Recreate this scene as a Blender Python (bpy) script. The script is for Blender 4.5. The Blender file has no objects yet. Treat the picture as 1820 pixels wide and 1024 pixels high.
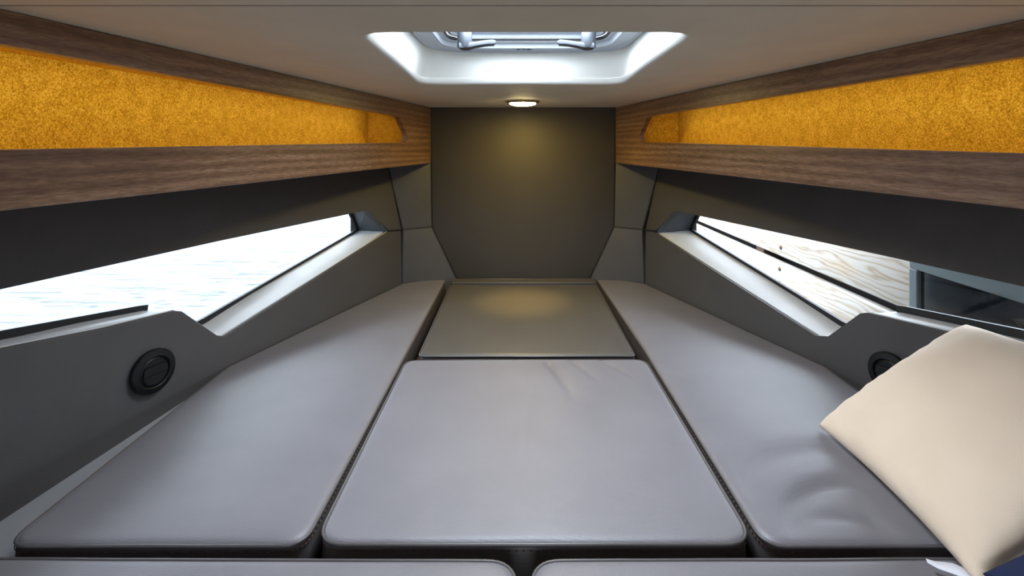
import bpy, bmesh, math, random
import numpy as np
from mathutils import Vector, Matrix, noise
from mathutils.geometry import tessellate_polygon
random.seed(7)
D = bpy.data
COL = bpy.context.scene.collection
SC = bpy.context.scene
EYE = 1.10            # eye height above the cabin sole; heights below are given relative to the eye
F = 900.0             # focal length in pixels of the 1820 px wide photograph
VX, VY = 921.0, 256.0 # where the boat's long axis meets the horizon
CX = 0.0225           # the boat's centre line

# ---------------------------------------------------------------- camera
cam = D.cameras.new('camera'); camo = D.objects.new('camera', cam); COL.objects.link(camo)
cam.sensor_fit = 'HORIZONTAL'; cam.sensor_width = 36.0
cam.lens = F / 1820 * 36.0
cam.shift_x = -(VX - 910) / 1820
cam.shift_y = -(512 - VY) / 1820
cam.clip_start = 0.01; cam.clip_end = 500
camo.location = (0, 0, EYE); camo.rotation_euler = (math.pi / 2, 0, 0)
SC.camera = camo

# ---------------------------------------------------------------- world, lights, exposure
wd = D.worlds.new('overcast sky'); SC.world = wd; wd.use_nodes = True
wn = wd.node_tree.nodes; wl = wd.node_tree.links
bgn = wn['Background']; bgn.inputs['Color'].default_value = (0.80, 0.89, 1.0, 1)
# evenly overcast sky: the zenith three times as bright as the horizon
wtc = wn.new('ShaderNodeTexCoord'); wsp = wn.new('ShaderNodeSeparateXYZ'); wl.new(wtc.outputs['Generated'], wsp.inputs[0])
wmx = wn.new('ShaderNodeMath'); wmx.operation = 'MAXIMUM'; wmx.inputs[1].default_value = 0; wl.new(wsp.outputs['Z'], wmx.inputs[0])
wma = wn.new('ShaderNodeMath'); wma.operation = 'MULTIPLY_ADD'; wma.inputs[1].default_value = 29.0; wma.inputs[2].default_value = 6.0
wl.new(wmx.outputs[0], wma.inputs[0]); wl.new(wma.outputs[0], bgn.inputs['Strength'])
def area(name, loc, rot, sx, sy, energy, color=(1, 1, 1), portal=False, spread=math.pi):
    l = D.lights.new(name, 'AREA'); l.shape = 'RECTANGLE'; l.size = sx; l.size_y = sy; l.energy = energy; l.color = color
    l.spread = spread
    if portal: l.cycles.is_portal = True
    o = D.objects.new(name, l); COL.objects.link(o); o.location = loc; o.rotation_euler = rot
    return o
area('hatch_portal', (CX, 1.07, EYE + .345), (0, 0, 0), .52, .62, 1, portal=True)
area('aft_opening_portal', (CX, -.96, EYE - .3), (math.pi / 2, 0, 0), .5, .6, 1, portal=True)
AFT_FILL = area('aft_fill_light', (CX, -.90, EYE - .1), (math.radians(78), 0, 0), .5, .5, .35, (0.90, 0.95, 1.0))  # fill light added behind the camera, not a seen source
SC.view_settings.view_transform = 'Standard'
SC.view_settings.look = 'None'
SC.view_settings.gamma = 1.0
SC.view_settings.exposure = 0.0
SC.view_settings.use_curve_mapping = False

# ---------------------------------------------------------------- materials
def newmat(name, base=(.5, .5, .5), rough=.5, metal=0.0, spec=.5, **kw):
    m = D.materials.new(name); m.use_nodes = True
    b = m.node_tree.nodes['Principled BSDF']
    b.inputs['Base Color'].default_value = (*base, 1); b.inputs['Roughness'].default_value = rough
    b.inputs['Metallic'].default_value = metal; b.inputs['Specular IOR Level'].default_value = spec
    for k, v in kw.items(): b.inputs[k.replace('_', ' ')].default_value = v
    return m
def node(m, t, **kw):
    n = m.node_tree.nodes.new(t)
    for k, v in kw.items(): setattr(n, k, v)
    return n
def link(m, a, b): m.node_tree.links.new(a, b)
def texco(m, scale=(1, 1, 1), rot=(0, 0, 0)):
    tc = node(m, 'ShaderNodeTexCoord'); mp = node(m, 'ShaderNodeMapping')
    mp.inputs['Scale'].default_value = scale; mp.inputs['Rotation'].default_value = rot
    link(m, tc.outputs['Object'], mp.inputs['Vector']); return mp.outputs['Vector']
def noise_n(m, vec, scale, detail=3, rough=.5, dist=0):
    n = node(m, 'ShaderNodeTexNoise'); n.inputs['Scale'].default_value = scale; n.inputs['Detail'].default_value = detail
    n.inputs['Roughness'].default_value = rough; n.inputs['Distortion'].default_value = dist
    link(m, vec, n.inputs['Vector']); return n.outputs['Fac']
def ramp(m, fac, stops):
    r = node(m, 'ShaderNodeValToRGB'); e = r.color_ramp.elements
    while len(e) < len(stops): e.new(.5)
    for i, (p, c) in enumerate(stops): e[i].position = p; e[i].color = (*c, 1) if len(c) == 3 else c
    link(m, fac, r.inputs['Fac']); return r.outputs['Color']
def math_n(m, op, a, b=None):
    n = node(m, 'ShaderNodeMath', operation=op)
    for i, v in enumerate((a, b)):
        if v is None: continue
        if isinstance(v, (int, float)): n.inputs[i].default_value = v
        else: link(m, v, n.inputs[i])
    return n.outputs[0]
def bump(m, h, strength, dist, prev=None):
    b = node(m, 'ShaderNodeBump'); b.inputs['Strength'].default_value = strength; b.inputs['Distance'].default_value = dist
    link(m, h, b.inputs['Height'])
    if prev is not None: link(m, prev, b.inputs['Normal'])
    return b.outputs['Normal']
def bsdf(m): return m.node_tree.nodes['Principled BSDF']
def wave(m, vec, scale, direction='X'):
    w = node(m, 'ShaderNodeTexWave'); w.bands_direction = direction; w.inputs['Scale'].default_value = scale
    link(m, vec, w.inputs['Vector']); return w.outputs['Fac']

def vinyl(name, c, rough=.45, spec=.5, weave=.35, mottle=.04, period=.0042, rot=(0, 0, math.radians(8)), coarse=.25, sheen=0.0, colw=.0):
    """woven-look upholstery vinyl: fine diagonal threads plus soft unevenness"""
    m = newmat(name, c, rough, 0, spec)
    v = texco(m, (1, 1, 1), rot)
    k = 2 * math.pi / 20 / period * 1.0   # wave texture: 20*scale radians per unit
    w1 = wave(m, v, k, 'X'); w2 = wave(m, v, k * .92, 'Y'); w3 = wave(m, v, k * 1.04, 'Z')
    s = math_n(m, 'MULTIPLY', math_n(m, 'ADD', math_n(m, 'ADD', w1, w2), w3), .333)
    cw = colw
    big = noise_n(m, v, 9, 3)
    fine = noise_n(m, v, 420, 2)
    nrm = bump(m, s, weave, .0008)
    nrm = bump(m, fine, coarse, .0006, nrm)
    link(m, nrm, bsdf(m).inputs['Normal'])
    f = math_n(m, 'ADD', math_n(m, 'MULTIPLY', s, cw), math_n(m, 'MULTIPLY', big, 1 - cw))
    lo = tuple(x * (1 - mottle * 1.6) for x in c); hi = tuple(x * (1 + mottle * 1.6) for x in c)
    link(m, ramp(m, f, [(.25, lo), (.75, hi)]), bsdf(m).inputs['Base Color'])
    if sheen:
        bsdf(m).inputs['Sheen Weight'].default_value = sheen; bsdf(m).inputs['Sheen Roughness'].default_value = .45; bsdf(m).inputs['Sheen Tint'].default_value = (.90, .95, 1, 1)
    return m

M = {}
M['cushion'] = vinyl('woven taupe vinyl', (.174, .161, .178), .55, 1.0, weave=.30, mottle=.06, period=.0036, sheen=.12, colw=.2)
M['cushion_satin'] = vinyl('smooth taupe vinyl', (.100, .090, .080), .42, .7, weave=.08, mottle=.03, coarse=.2)  # smoother vinyl, its base also darkened for the weaker light at the bow
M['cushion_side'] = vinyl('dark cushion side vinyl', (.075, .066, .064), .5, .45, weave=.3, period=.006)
M['piping'] = newmat('cushion piping', (.10, .09, .09), .38, 0, .55)
M['thread'] = newmat('brown thread', (.11, .055, .042), .75)
M['wall_vinyl'] = vinyl('wall panel vinyl', (.080, .076, .077), .52, .4, weave=.32, period=.0034, rot=(math.radians(35), 0, math.radians(19)), coarse=.4)
M['bow_vinyl'] = vinyl('bow panel vinyl', (.062, .053, .042), .55, .4, weave=.0, coarse=.4)
M['sill_vinyl'] = vinyl('sill vinyl', (.62, .63, .65), .5, .4, weave=.25, period=.0036)
M['reveal_vinyl'] = vinyl('reveal vinyl', (.065, .072, .080), .5, .4)
M['liner'] = vinyl('berth liner fabric', (.36, .365, .38), .7, .3)
M['seam'] = newmat('black seam', (.008, .008, .008), .6)
M['gasket'] = newmat('black rubber gasket', (.006, .007, .009), .45)
M['black_plastic'] = newmat('black plastic', (.004, .0045, .006), .5, 0, .35)
M['black_plastic2'] = newmat('black satin plastic', (.006, .007, .008), .45, 0, .35)
M['white_vinyl'] = vinyl('off white hatch vinyl', (.72, .72, .67), .5, .4, weave=.1, mottle=.02, coarse=.15)
M['alu'] = newmat('pale anodised frame', (.52, .57, .63), .35, .15, .5)
M['alu_dark'] = newmat('grey anodised handle', (.085, .095, .11), .45, .2, .5)
M['handle_under'] = newmat('handle underside', (.05, .045, .045), .5)
M['chrome'] = newmat('antique lamp ring', (.50, .42, .26), .25, .9, .5)
M['print'] = newmat('grey print', (.10, .12, .15), .6)

m = vinyl('ceiling liner', (.67, .59, .455), .6, .35, weave=.12, mottle=.03, period=.006); M['ceiling'] = m
# walnut
m = newmat('walnut veneer', (.2, .1, .06), .33, 0, .55); M['wood'] = m
v = texco(m, (6, .8, 11))
big = noise_n(m, v, 1.5, 4, .55, .7)
v2 = texco(m, (90, 7.0, 170)); fine = noise_n(m, v2, 2.4, 6, .72, .3)
rings = wave(m, texco(m, (2, .5, 9)), 1.6, 'Z')
m.node_tree.nodes[rings.node.name].inputs['Distortion'].default_value = 9; rings.node.inputs['Detail'].default_value = 3; rings.node.inputs['Detail Scale'].default_value = .7
f = math_n(m, 'ADD', math_n(m, 'MULTIPLY', big, .28), math_n(m, 'ADD', math_n(m, 'MULTIPLY', fine, .62), math_n(m, 'MULTIPLY', rings, .10)))
link(m, ramp(m, f, [(.30, (.070, .032, .016)), (.5, (.20, .108, .062)), (.70, (.44, .275, .175))]), bsdf(m).inputs['Base Color'])
link(m, bump(m, fine, .25, .0008), bsdf(m).inputs['Normal'])
# felt
m = newmat('ochre felt', (.6, .3, .03), .95, 0, .1); M['felt'] = m
v = texco(m); n1 = noise_n(m, v, 240, 4, .7); n2 = noise_n(m, v, 45, 2, .5); n3 = noise_n(m, v, 480, 2, .6)
f = math_n(m, 'ADD', math_n(m, 'MULTIPLY', n1, .50), math_n(m, 'ADD', math_n(m, 'MULTIPLY', n2, .16), math_n(m, 'MULTIPLY', n3, .34)))
link(m, ramp(m, f, [(.38, (.38, .18, .006)), (.5, (.66, .36, .018)), (.62, (.92, .58, .07))]), bsdf(m).inputs['Base Color'])
link(m, bump(m, n1, .5, .002), bsdf(m).inputs['Normal'])
# pillow
m = newmat('beige pillow cloth', (.84, .67, .5), .8, 0, .2, Sheen_Weight=.2); M['pillow'] = m
v = texco(m, (1, 1, 1), (0, 0, .5)); w = math_n(m, 'ADD', wave(m, v, 130, 'X'), wave(m, v, 130, 'Y'))
link(m, bump(m, w, .12, .0005), bsdf(m).inputs['Normal'])
link(m, ramp(m, noise_n(m, v, 6, 3), [(.3, (.79, .63, .475)), (.7, (.85, .69, .53))]), bsdf(m).inputs['Base Color'])
m = newmat('navy cloth', (.022, .032, .085), .85, 0, .2); M['navy'] = m
v = texco(m); link(m, bump(m, wave(m, v, 150, 'DIAGONAL'), .4, .0008), bsdf(m).inputs['Normal'])
M['tag_cloth'] = newmat('white satin label', (.80, .80, .86), .6)
# glass, a thin tinted pane
def pane(name, tint, rough=0.0):
    m = D.materials.new(name); m.use_nodes = True; nt = m.node_tree; nt.nodes.clear()
    out = nt.nodes.new('ShaderNodeOutputMaterial'); mix = nt.nodes.new('ShaderNodeMixShader')
    tr = nt.nodes.new('ShaderNodeBsdfTransparent'); tr.inputs['Color'].default_value = (*tint, 1)
    gl = nt.nodes.new('ShaderNodeBsdfGlossy'); gl.inputs['Roughness'].default_value = rough
    lw = nt.nodes.new('ShaderNodeLayerWeight'); lw.inputs['Blend'].default_value = .5
    pw = nt.nodes.new('ShaderNodeMath'); pw.operation = 'POWER'; pw.inputs[1].default_value = 5; nt.links.new(lw.outputs['Facing'], pw.inputs[0])
    fr = nt.nodes.new('ShaderNodeMath'); fr.operation = 'MULTIPLY_ADD'; fr.inputs[1].default_value = .5; fr.inputs[2].default_value = .03; nt.links.new(pw.outputs[0], fr.inputs[0])
    nt.links.new(fr.outputs[0], mix.inputs[0]); nt.links.new(tr.outputs[0], mix.inputs[1]); nt.links.new(gl.outputs[0], mix.inputs[2])
    nt.links.new(mix.outputs[0], out.inputs[0]); return m
M['glass'] = pane('tinted hull glass', (.50, .52, .53))
M['hatch_glass'] = pane('hatch acrylic', (.93, .95, .97))
# lamp lens
m = newmat('lamp lens', (1, .95, .8), .4); bsdf(m).inputs['Emission Color'].default_value = (1, .78, .36, 1); bsdf(m).inputs['Emission Strength'].default_value = 55; M['lens'] = m
# water
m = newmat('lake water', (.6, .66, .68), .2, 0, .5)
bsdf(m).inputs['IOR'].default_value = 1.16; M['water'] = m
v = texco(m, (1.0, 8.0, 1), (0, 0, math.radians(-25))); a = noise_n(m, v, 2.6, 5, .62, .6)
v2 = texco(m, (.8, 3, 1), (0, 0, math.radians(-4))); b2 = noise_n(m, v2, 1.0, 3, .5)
link(m, ramp(m, a, [(.37, (.004, .007, .005)), (.43, (.05, .06, .06)), (.48, (.08, .09, .095))]), bsdf(m).inputs['Base Color'])  # dark sides of the ripples painted into the base colour as streaks
link(m, bump(m, math_n(m, 'ADD', a, b2), .5, .05), bsdf(m).inputs['Normal'])
# pine
m = newmat('bleached pine', (.7, .6, .5), .7, 0, .3); M['pine'] = m
g = wave(m, texco(m, (1, .5, 3)), 4.0, 'Z'); g.node.inputs['Distortion'].default_value = 16; g.node.inputs['Detail'].default_value = 2; g.node.inputs['Detail Scale'].default_value = 1.2
fn = noise_n(m, texco(m, (30, 1.2, 60)), 2, 4, .6)
kn = node(m, 'ShaderNodeTexVoronoi'); kn.inputs['Scale'].default_value = 1.0; link(m, texco(m, (2.2, 1.7, 6)), kn.inputs['Vector'])
kc = ramp(m, kn.outputs['Distance'], [(.03, (.35, .22, .13)), (.10, (1, 1, 1))])
gc = ramp(m, math_n(m, 'ADD', math_n(m, 'MULTIPLY', g, .5), math_n(m, 'MULTIPLY', fn, .5)), [(.22, (.30, .235, .17)), (.40, (.40, .355, .30)), (.72, (.43, .40, .36))])
mx = node(m, 'ShaderNodeMix', data_type='RGBA', blend_type='MULTIPLY'); mx.inputs['Factor'].default_value = 1
st = ramp(m, noise_n(m, texco(m, (1, .6, 2)), 1.6, 2), [(.56, (1, 1, 1)), (.70, (1.0, .80, .55))])
mx2 = node(m, 'ShaderNodeMix', data_type='RGBA', blend_type='MULTIPLY'); mx2.inputs['Factor'].default_value = 1
link(m, gc, mx2.inputs['A']); link(m, st, mx2.inputs['B']); gc = mx2.outputs['Result']
link(m, gc, mx.inputs['A']); link(m, kc, mx.inputs['B']); link(m, mx.outputs['Result'], bsdf(m).inputs['Base Color'])
M['dock_dark'] = newmat('dark dock timber', (.035, .030, .030), .8)
M['post_brown'] = newmat('brown dock post', (.16, .085, .06), .8)
M['rust'] = newmat('rusty bolt', (.10, .055, .03), .6, .4)
M['dark_glass'] = newmat('blue black glass', (.006, .014, .022), .12, 0, .5)
v = texco(M['dark_glass']); link(M['dark_glass'], ramp(M['dark_glass'], noise_n(M['dark_glass'], v, 3, 4), [(.35, (.004, .009, .014)), (.75, (.012, .035, .055))]), bsdf(M['dark_glass']).inputs['Base Color'])
M['pale_frame'] = newmat('pale grey green frame', (.22, .29, .31), .4)
M['hull_white'] = newmat('white gelcoat', (.8, .8, .8), .3)
M['sole'] = newmat('cabin sole', (.12, .09, .07), .5)
M['aft_wall'] = newmat('aft bulkhead', (.11, .10, .095), .6)

# ---------------------------------------------------------------- geometry helpers
def W(p): return Vector((p[0], p[1], p[2] + EYE))
def mesh_obj(name, bm, mats, parent=None, smooth=False, angle=None):
    if not isinstance(mats, (list, tuple)): mats = [mats]
    me = D.meshes.new(name)
    bmesh.ops.recalc_face_normals(bm, faces=bm.faces)
    if smooth:
        for f in bm.faces: f.smooth = True
        if angle:
            for e in bm.edges:
                if len(e.link_faces) == 2 and e.calc_face_angle(0) > math.radians(angle): e.smooth = False
    off = Vector((0, 0, 0))
    if parent is not None:
        inv = world_of(parent).inverted()
        bmesh.ops.transform(bm, matrix=inv, verts=bm.verts)
    bm.to_mesh(me); bm.free()
    for m_ in mats: me.materials.append(m_)
    o = D.objects.new(name, me); COL.objects.link(o)
    if parent is not None: o.parent = parent
    return o
def world_of(o):
    mt = Matrix.LocRotScale(o.location, o.rotation_euler, None)
    return world_of(o.parent) @ mt if o.parent else mt
def empty(name, loc, rot=(0, 0, 0)):
    o = D.objects.new(name, None); o.empty_display_size = .05; COL.objects.link(o); o.location = loc; o.rotation_euler = rot
    return o
def tag(o, label=None, cat=None, group=None, kind=None):
    if label: o['label'] = label
    if cat: o['category'] = cat
    if group: o['group'] = group
    if kind: o['kind'] = kind
    return o
def struct(o, label=None): return tag(o, label, kind='structure')

def slab(pts, depth, holes=(), bevel=0.0, segs=2):
    """a flat panel: front outline pts (3-D, roughly planar) pushed back by the vector depth; holes are lists of 3-D points"""
    bm = bmesh.new(); depth = Vector(depth)
    loops = []
    for lp in [pts] + list(holes):
        loops.append([bm.verts.new(p) for p in lp])
    if holes:
        es = []
        for vs in loops:
            for i in range(len(vs)): es.append(bm.edges.new((vs[i], vs[(i + 1) % len(vs)])))
        n = Vector((0, 0, 0))
        for i in range(1, len(pts) - 1): n += (Vector(pts[i]) - Vector(pts[0])).cross(Vector(pts[i + 1]) - Vector(pts[0]))
        bmesh.ops.triangle_fill(bm, use_beauty=True, edges=es, normal=n.normalized())
    else:
        bm.faces.new(loops[0])
    bm.faces.ensure_lookup_table()
    front = list(bm.faces)
    r = bmesh.ops.extrude_face_region(bm, geom=front)
    nv = [g for g in r['geom'] if isinstance(g, bmesh.types.BMVert)]
    # the extruded copy becomes the back
    bmesh.ops.translate(bm, vec=depth, verts=nv)
    if holes is not None:
        # extrude_face_region moves the original faces to the new region; make sure the front is capped
        pass
    bmesh.ops.recalc_face_normals(bm, faces=bm.faces)
    if bevel > 0:
        fr = set()
        for vs in loops: fr.update(vs)
        ed = [e for e in bm.edges if e.verts[0] in fr and e.verts[1] in fr and len(e.link_faces) == 2 and e.calc_face_angle(0) > math.radians(40)]
        bmesh.ops.bevel(bm, geom=ed, offset=bevel, segments=segs, profile=.5, affect='EDGES', clamp_overlap=True)
    return bm
def closed_slab(pts, depth, holes=(), bevel=0.0, segs=2):
    bm = bmesh.new(); depth = Vector(depth)
    front_l = [[bm.verts.new(p) for p in lp] for lp in [pts] + list(holes)]
    back_l = [[bm.verts.new(Vector(p) + depth) for p in lp] for lp in [pts] + list(holes)]
    flat = [list(map(Vector, lp)) for lp in [pts] + list(holes)]
    tris = tessellate_polygon(flat)
    fv = [v for l in front_l for v in l]; bv = [v for l in back_l for v in l]
    for t in tris:
        try: bm.faces.new([fv[i] for i in t]); bm.faces.new([bv[i] for i in reversed(t)])
        except ValueError: pass
    for fl, bl in zip(front_l, back_l):
        n = len(fl)
        for i in range(n):
            j = (i + 1) % n
            bm.faces.new((fl[i], fl[j], bl[j], bl[i]))
    bmesh.ops.recalc_face_normals(bm, faces=bm.faces)
    fset = set(fv)
    # merge coplanar triangles so that bevels run cleanly
    inner = [e for e in bm.edges if len(e.link_faces) == 2 and e.verts[0] in fset and e.verts[1] in fset and e.calc_face_angle(0) < math.radians(1)]
    if bevel > 0:
        ed = [e for e in bm.edges if e.verts[0] in fset and e.verts[1] in fset and len(e.link_faces) == 2 and e.calc_face_angle(0) > math.radians(40)]
        bmesh.ops.bevel(bm, geom=ed, offset=bevel, segments=segs, profile=.5, affect='EDGES', clamp_overlap=True)
    return bm
slab = closed_slab
def tube(path, r, closed=False, n=8):
    bm = bmesh.new(); path = [Vector(p) for p in path]; N = len(path); rings = []
    up = None
    for i, p in enumerate(path):
        a = path[(i - 1) % N] if (closed or i > 0) else p
        b = path[(i + 1) % N] if (closed or i < N - 1) else p
        t = (b - a).normalized()
        if up is None: up = t.orthogonal().normalized()
        up = (up - t * up.dot(t)).normalized(); sd = t.cross(up)
        rr = r[i] if isinstance(r, (list, tuple)) else r
        rings.append([bm.verts.new(p + (up * math.cos(2 * math.pi * k / n) + sd * math.sin(2 * math.pi * k / n)) * rr) for k in range(n)])
    for i in range(N if closed else N - 1):
        A = rings[i]; B = rings[(i + 1) % N]
        sh = 0
        if closed and i == N - 1:
            sh = min(range(n), key=lambda s: sum((A[k].co - B[(k + s) % n].co).length for k in range(n)))
        for k in range(n): bm.faces.new((A[k], A[(k + 1) % n], B[(k + 1 + sh) % n], B[(k + sh) % n]))
    if not closed:
        bm.faces.new(rings[0]); bm.faces.new(list(reversed(rings[-1])))
    return bm
def add_box(bm, c, s, rot=None):
    r = bmesh.ops.create_cube(bm, size=1); M4 = Matrix.Translation(Vector(c)) @ (rot.to_4x4() if rot else Matrix()) @ Matrix.Diagonal((*s, 1))
    bmesh.ops.transform(bm, matrix=M4, verts=r['verts']); return r['verts']
def box(c, s, bevel=0.0, rot=None, segs=2):
    bm = bmesh.new(); add_box(bm, c, s, rot)
    if bevel: bmesh.ops.bevel(bm, geom=list(bm.edges), offset=bevel, segments=segs, profile=.5, affect='EDGES')
    return bm
def lathe(profile, n=48, mat=None):
    bm = bmesh.new(); rings = []
    for r, z in profile:
        if r < 1e-6: rings.append([bm.verts.new((0, 0, z))])
        else: rings.append([bm.verts.new((r * math.cos(2 * math.pi * k / n), r * math.sin(2 * math.pi * k / n), z)) for k in range(n)])
    for A, B in zip(rings, rings[1:]):
        if len(A) == 1 and len(B) == 1: continue
        for k in range(n):
            k2 = (k + 1) % n
            if len(A) == 1: bm.faces.new((A[0], B[k], B[k2]))
            elif len(B) == 1: bm.faces.new((A[k], A[k2], B[0]))
            else: bm.faces.new((A[k], A[k2], B[k2], B[k]))
    if mat is not None: bmesh.ops.transform(bm, matrix=mat, verts=bm.verts)
    return bm
def round_poly(pts, rad, seg=6):
    """2-D polygon with rounded corners; rad is one radius or a list"""
    out = []; n = len(pts)
    for i in range(n):
        p = Vector(pts[i]).to_2d(); a = Vector(pts[i - 1]).to_2d(); b = Vector(pts[(i + 1) % n]).to_2d()
        r = rad[i] if isinstance(rad, (list, tuple)) else rad
        u = (a - p).normalized(); v_ = (b - p).normalized()
        if r < 1e-5: out.append(p); continue
        ang = u.angle(v_); d = min(r / math.tan(ang / 2), (a - p).length * .45, (b - p).length * .45)
        s = p + u * d; e = p + v_ * d
        for k in range(seg + 1):
            t = k / seg
            out.append(s * (1 - t) ** 2 + p * 2 * t * (1 - t) + e * t ** 2)
    return out
def resample(poly, step):
    out = []; n = len(poly)
    for i in range(n):
        a = poly[i]; b = poly[(i + 1) % n]; L = (b - a).length; k = max(1, int(round(L / step)))
        for j in range(k): out.append(a + (b - a) * (j / k))
    return out

# ---------------------------------------------------------------- the boat's planes (half breadth as a function of y and height)
def w_low(y, z): return 1.2925 - .35 * y
def w_up(y, z): return 1.2925 - .35 * y + .24 * (z + .36)
def w_glass(y, z=0):
    return 1.2375 - .256 * y if y > .95 else .9943 + .35 * (.95 - y)
def w_fascia(y, z=0): return .7315 - .143 * y
def hit(px, py, s, w0, k, m_=0.0):
    """point of the plane |x-CX| = w0 - k y + m (z+.36) seen at a photograph pixel, as (y, z)"""
    u = (px - VX) / F; v = (VY - py) / F
    y = (CX + s * (w0 + .36 * m_)) / (u + s * k - s * m_ * v)
    return (y, v * y)
def side(s, w, yz, off=0.0):
    y, z = yz; return W((CX + s * (w(y, z) + off), y, z))
def at(px, py, y): return ((px - VX) / F * y, y, (VY - py) / F * y)

SIDE = {-1: 'left', 1: 'right'}
ZM = -.5975      # cushion tops
YB = 2.25        # bow panel
ZC = .163        # ceiling

# ---------------------------------------------------------------- setting: bow wall
bow = [(766, 190), (1094, 190), (1091, 403), (1056, 492), (805, 492), (768, 403)]
bp = [at(x, y, YB) for x, y in bow]
bp[0] = (bp[0][0], YB, ZC + .004); bp[1] = (bp[1][0], YB, ZC + .004)
bp[3] = (.262 + .0, YB, -.72); bp[4] = (-.215, YB, -.72)
o = mesh_obj('wall_front', slab([W(p) for p in bp], (0, .03, 0), bevel=.004), M['bow_vinyl'], smooth=True, angle=50)
struct(o); wall_front = o
sm_ = tube([W((p[0], YB - .001, p[2])) for p in [bp[1], bp[2], bp[3]]], .0022); mesh_obj('seam', sm_, M['seam'], o)
sm_ = tube([W((p[0], YB - .001, p[2])) for p in [bp[0], bp[5], bp[4]]], .0022); mesh_obj('seam', sm_, M['seam'], o)

# side walls ------------------------------------------------------
CREST = {-1: [(693, 411), (400, 597), (388, 596), (325, 553), (312, 552), (181, 583), (0, 619)],
         1: [(1163, 413), (1450, 597), (1472, 598), (1529, 557), (1541, 556), (1692, 591), (1812, 614)]}
HEAD = {-1: [(693, 411), (655, 375), (645, 375.5), (390, 428.5), (0, 515)],
        1: [(1163, 413), (1196, 376), (1207, 376), (1520, 443.5), (1820, 510)]}
def crease(s):   # where the four corner panels and the side panels meet
    return at(716, 408, 2.186) if s < 0 else at(1142, 408, 2.186)
for s in (-1, 1):
    nm = 'wall_' + SIDE[s]
    out = Vector((s * .025, 0, 0))
    cr = crease(s)
    low_w = (1.2925, .35)
    crest = [hit(x, y, s, *low_w) for x, y in CREST[s]]
    near = [(.3, crest[-1][1]), (-1.0, crest[-1][1])]
    seam_y = 2.186
    poly = [(seam_y, cr[2])] + crest + near + [(-1.0, -.95), (seam_y, -.95)]
    P = [side(s, w_low, p) for p in poly]
    wall = mesh_obj(nm, slab(P, out, bevel=.005, segs=3), M['wall_vinyl'], smooth=True, angle=50); struct(wall)
    # stitched crest: fine piping along the top edge of the panel
    # upper panel, flaring outwards
    head = [hit(x, y, s, 1.2925, .35, .24) for x, y in HEAD[s]]
    hy = head[-1][0]
    up = [(2.192, -.36)] + head + [(.3, head[-1][1] - .002), (-1.0, head[-1][1] - .002), (-1.0, -.07), (2.198, -.07)]
    P2 = [side(s, w_up, p) for p in up]
    P2[0] = side(s, w_low, (seam_y, cr[2]))
    sd = 690 if s < 0 else 1172
    q = hit(sd, 300, s, 1.2925, .35, .24); P2[-1] = side(s, w_up, (q[0] + .004, -.07))
    mesh_obj('upper_panel', slab(P2, out, bevel=.004, segs=3), M['wall_vinyl'], wall, smooth=True, angle=50)
    # corner panels between side wall and bow wall
    bm_mid = bp[5] if s < 0 else bp[2]; bm_bot = bp[4] if s < 0 else bp[3]
    e_top = (bp[0][0] if s < 0 else bp[1][0], YB, -.07)
    lowc = [W(bm_mid), W((bm_bot[0], YB, bm_bot[2])), side(s, w_low, (seam_y, -.72)), W(cr)]
    mesh_obj('corner_panel', slab(lowc, (s * .012, .03, 0), bevel=.0035, segs=2), M['wall_vinyl'], wall, smooth=True, angle=50)
    upc = [W(bm_mid), W(cr), P2[-1], W(e_top)]
    mesh_obj('corner_panel', slab(upc, (s * .012, .03, 0), bevel=.0035, segs=2), M['wall_vinyl'], wall, smooth=True, angle=50)
    ins = Vector((-s * .0005, -.0008, 0))
    for path in ([P2[-1] + ins, W(cr) + ins, side(s, w_low, (seam_y, -.70)) + ins], [W(bm_mid) + ins, W(cr) + ins, side(s, w_low, (2.10, -.36)) + ins]):
        mesh_obj('seam', tube(path, .0021), M['seam'], wall)
    # unseen black plates added behind the corner panels to stop light leaks
    hb_ = [W((CX + s * .706, 2.125, -.95)), W((CX + s * .706, 2.125, -.05)), W((CX + s * .706, 2.33, -.05)), W((CX + s * .706, 2.33, -.95))]
    mesh_obj('leak_backing', slab(hb_, (s * .02, 0, 0)), M['seam'], wall)
    hb_ = [W((CX + s * .30, 2.32, -.95)), W((CX + s * .30, 2.32, -.05)), W((CX + s * .72, 2.32, -.05)), W((CX + s * .72, 2.32, -.95))]
    mesh_obj('leak_backing', slab(hb_, (0, .02, 0)), M['seam'], wall)
    hb_ = [W((CX + s * .30, 2.284, -.12)), W((CX + s * .30, 2.284, ZC)), W((CX + s * .75, 2.284, ZC)), W((CX + s * .75, 2.284, -.12))]
    mesh_obj('leak_backing', slab(hb_, (0, .02, 0)), M['seam'], wall)
    # sill: from the panel's crest out to the glass
    g_px = {-1: [(638, 409), (362, 571)], 1: [(1226, 409), (1496, 576)]}[s]
    g = [hit(x, y, s, 1.2375, .256) for x, y in g_px]
    gy = {-1: hit(245, 552, s, 1.2375, .256), 1: hit(1611, 555, s, 1.2375, .256)}[s]
    GL = {-1: [(0, 598)], 1: [(1820, 599)]}[s]
    g_near = []
    for x, y in GL:
        gg = hit(x, y, s, 1.2375, .256)
        if gg[0] < .95: gg = hit(x, y, s, .9943 + .35 * .95, .35)
        g_near.append(gg)
    gnz = g_near[-1][1]
    glass_low = [g[0], g[1], (g[1][0] - .045, g[1][1] - .004), (gy[0] + .02, gy[1] - .004), gy] + g_near + [(.3, gnz), (-1.0, gnz)]
    c_pts = crest + near        # 7 + 2
    # pair the crest with the glass line
    pair_c = [crest[0], crest[1], crest[2], crest[3], crest[4], crest[6], near[0], near[1]]
    pair_g = [glass_low[0], glass_low[1], glass_low[2], glass_low[3], glass_low[4], glass_low[5], glass_low[6], glass_low[7]]
    bmn = bmesh.new(); rows = []
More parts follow.
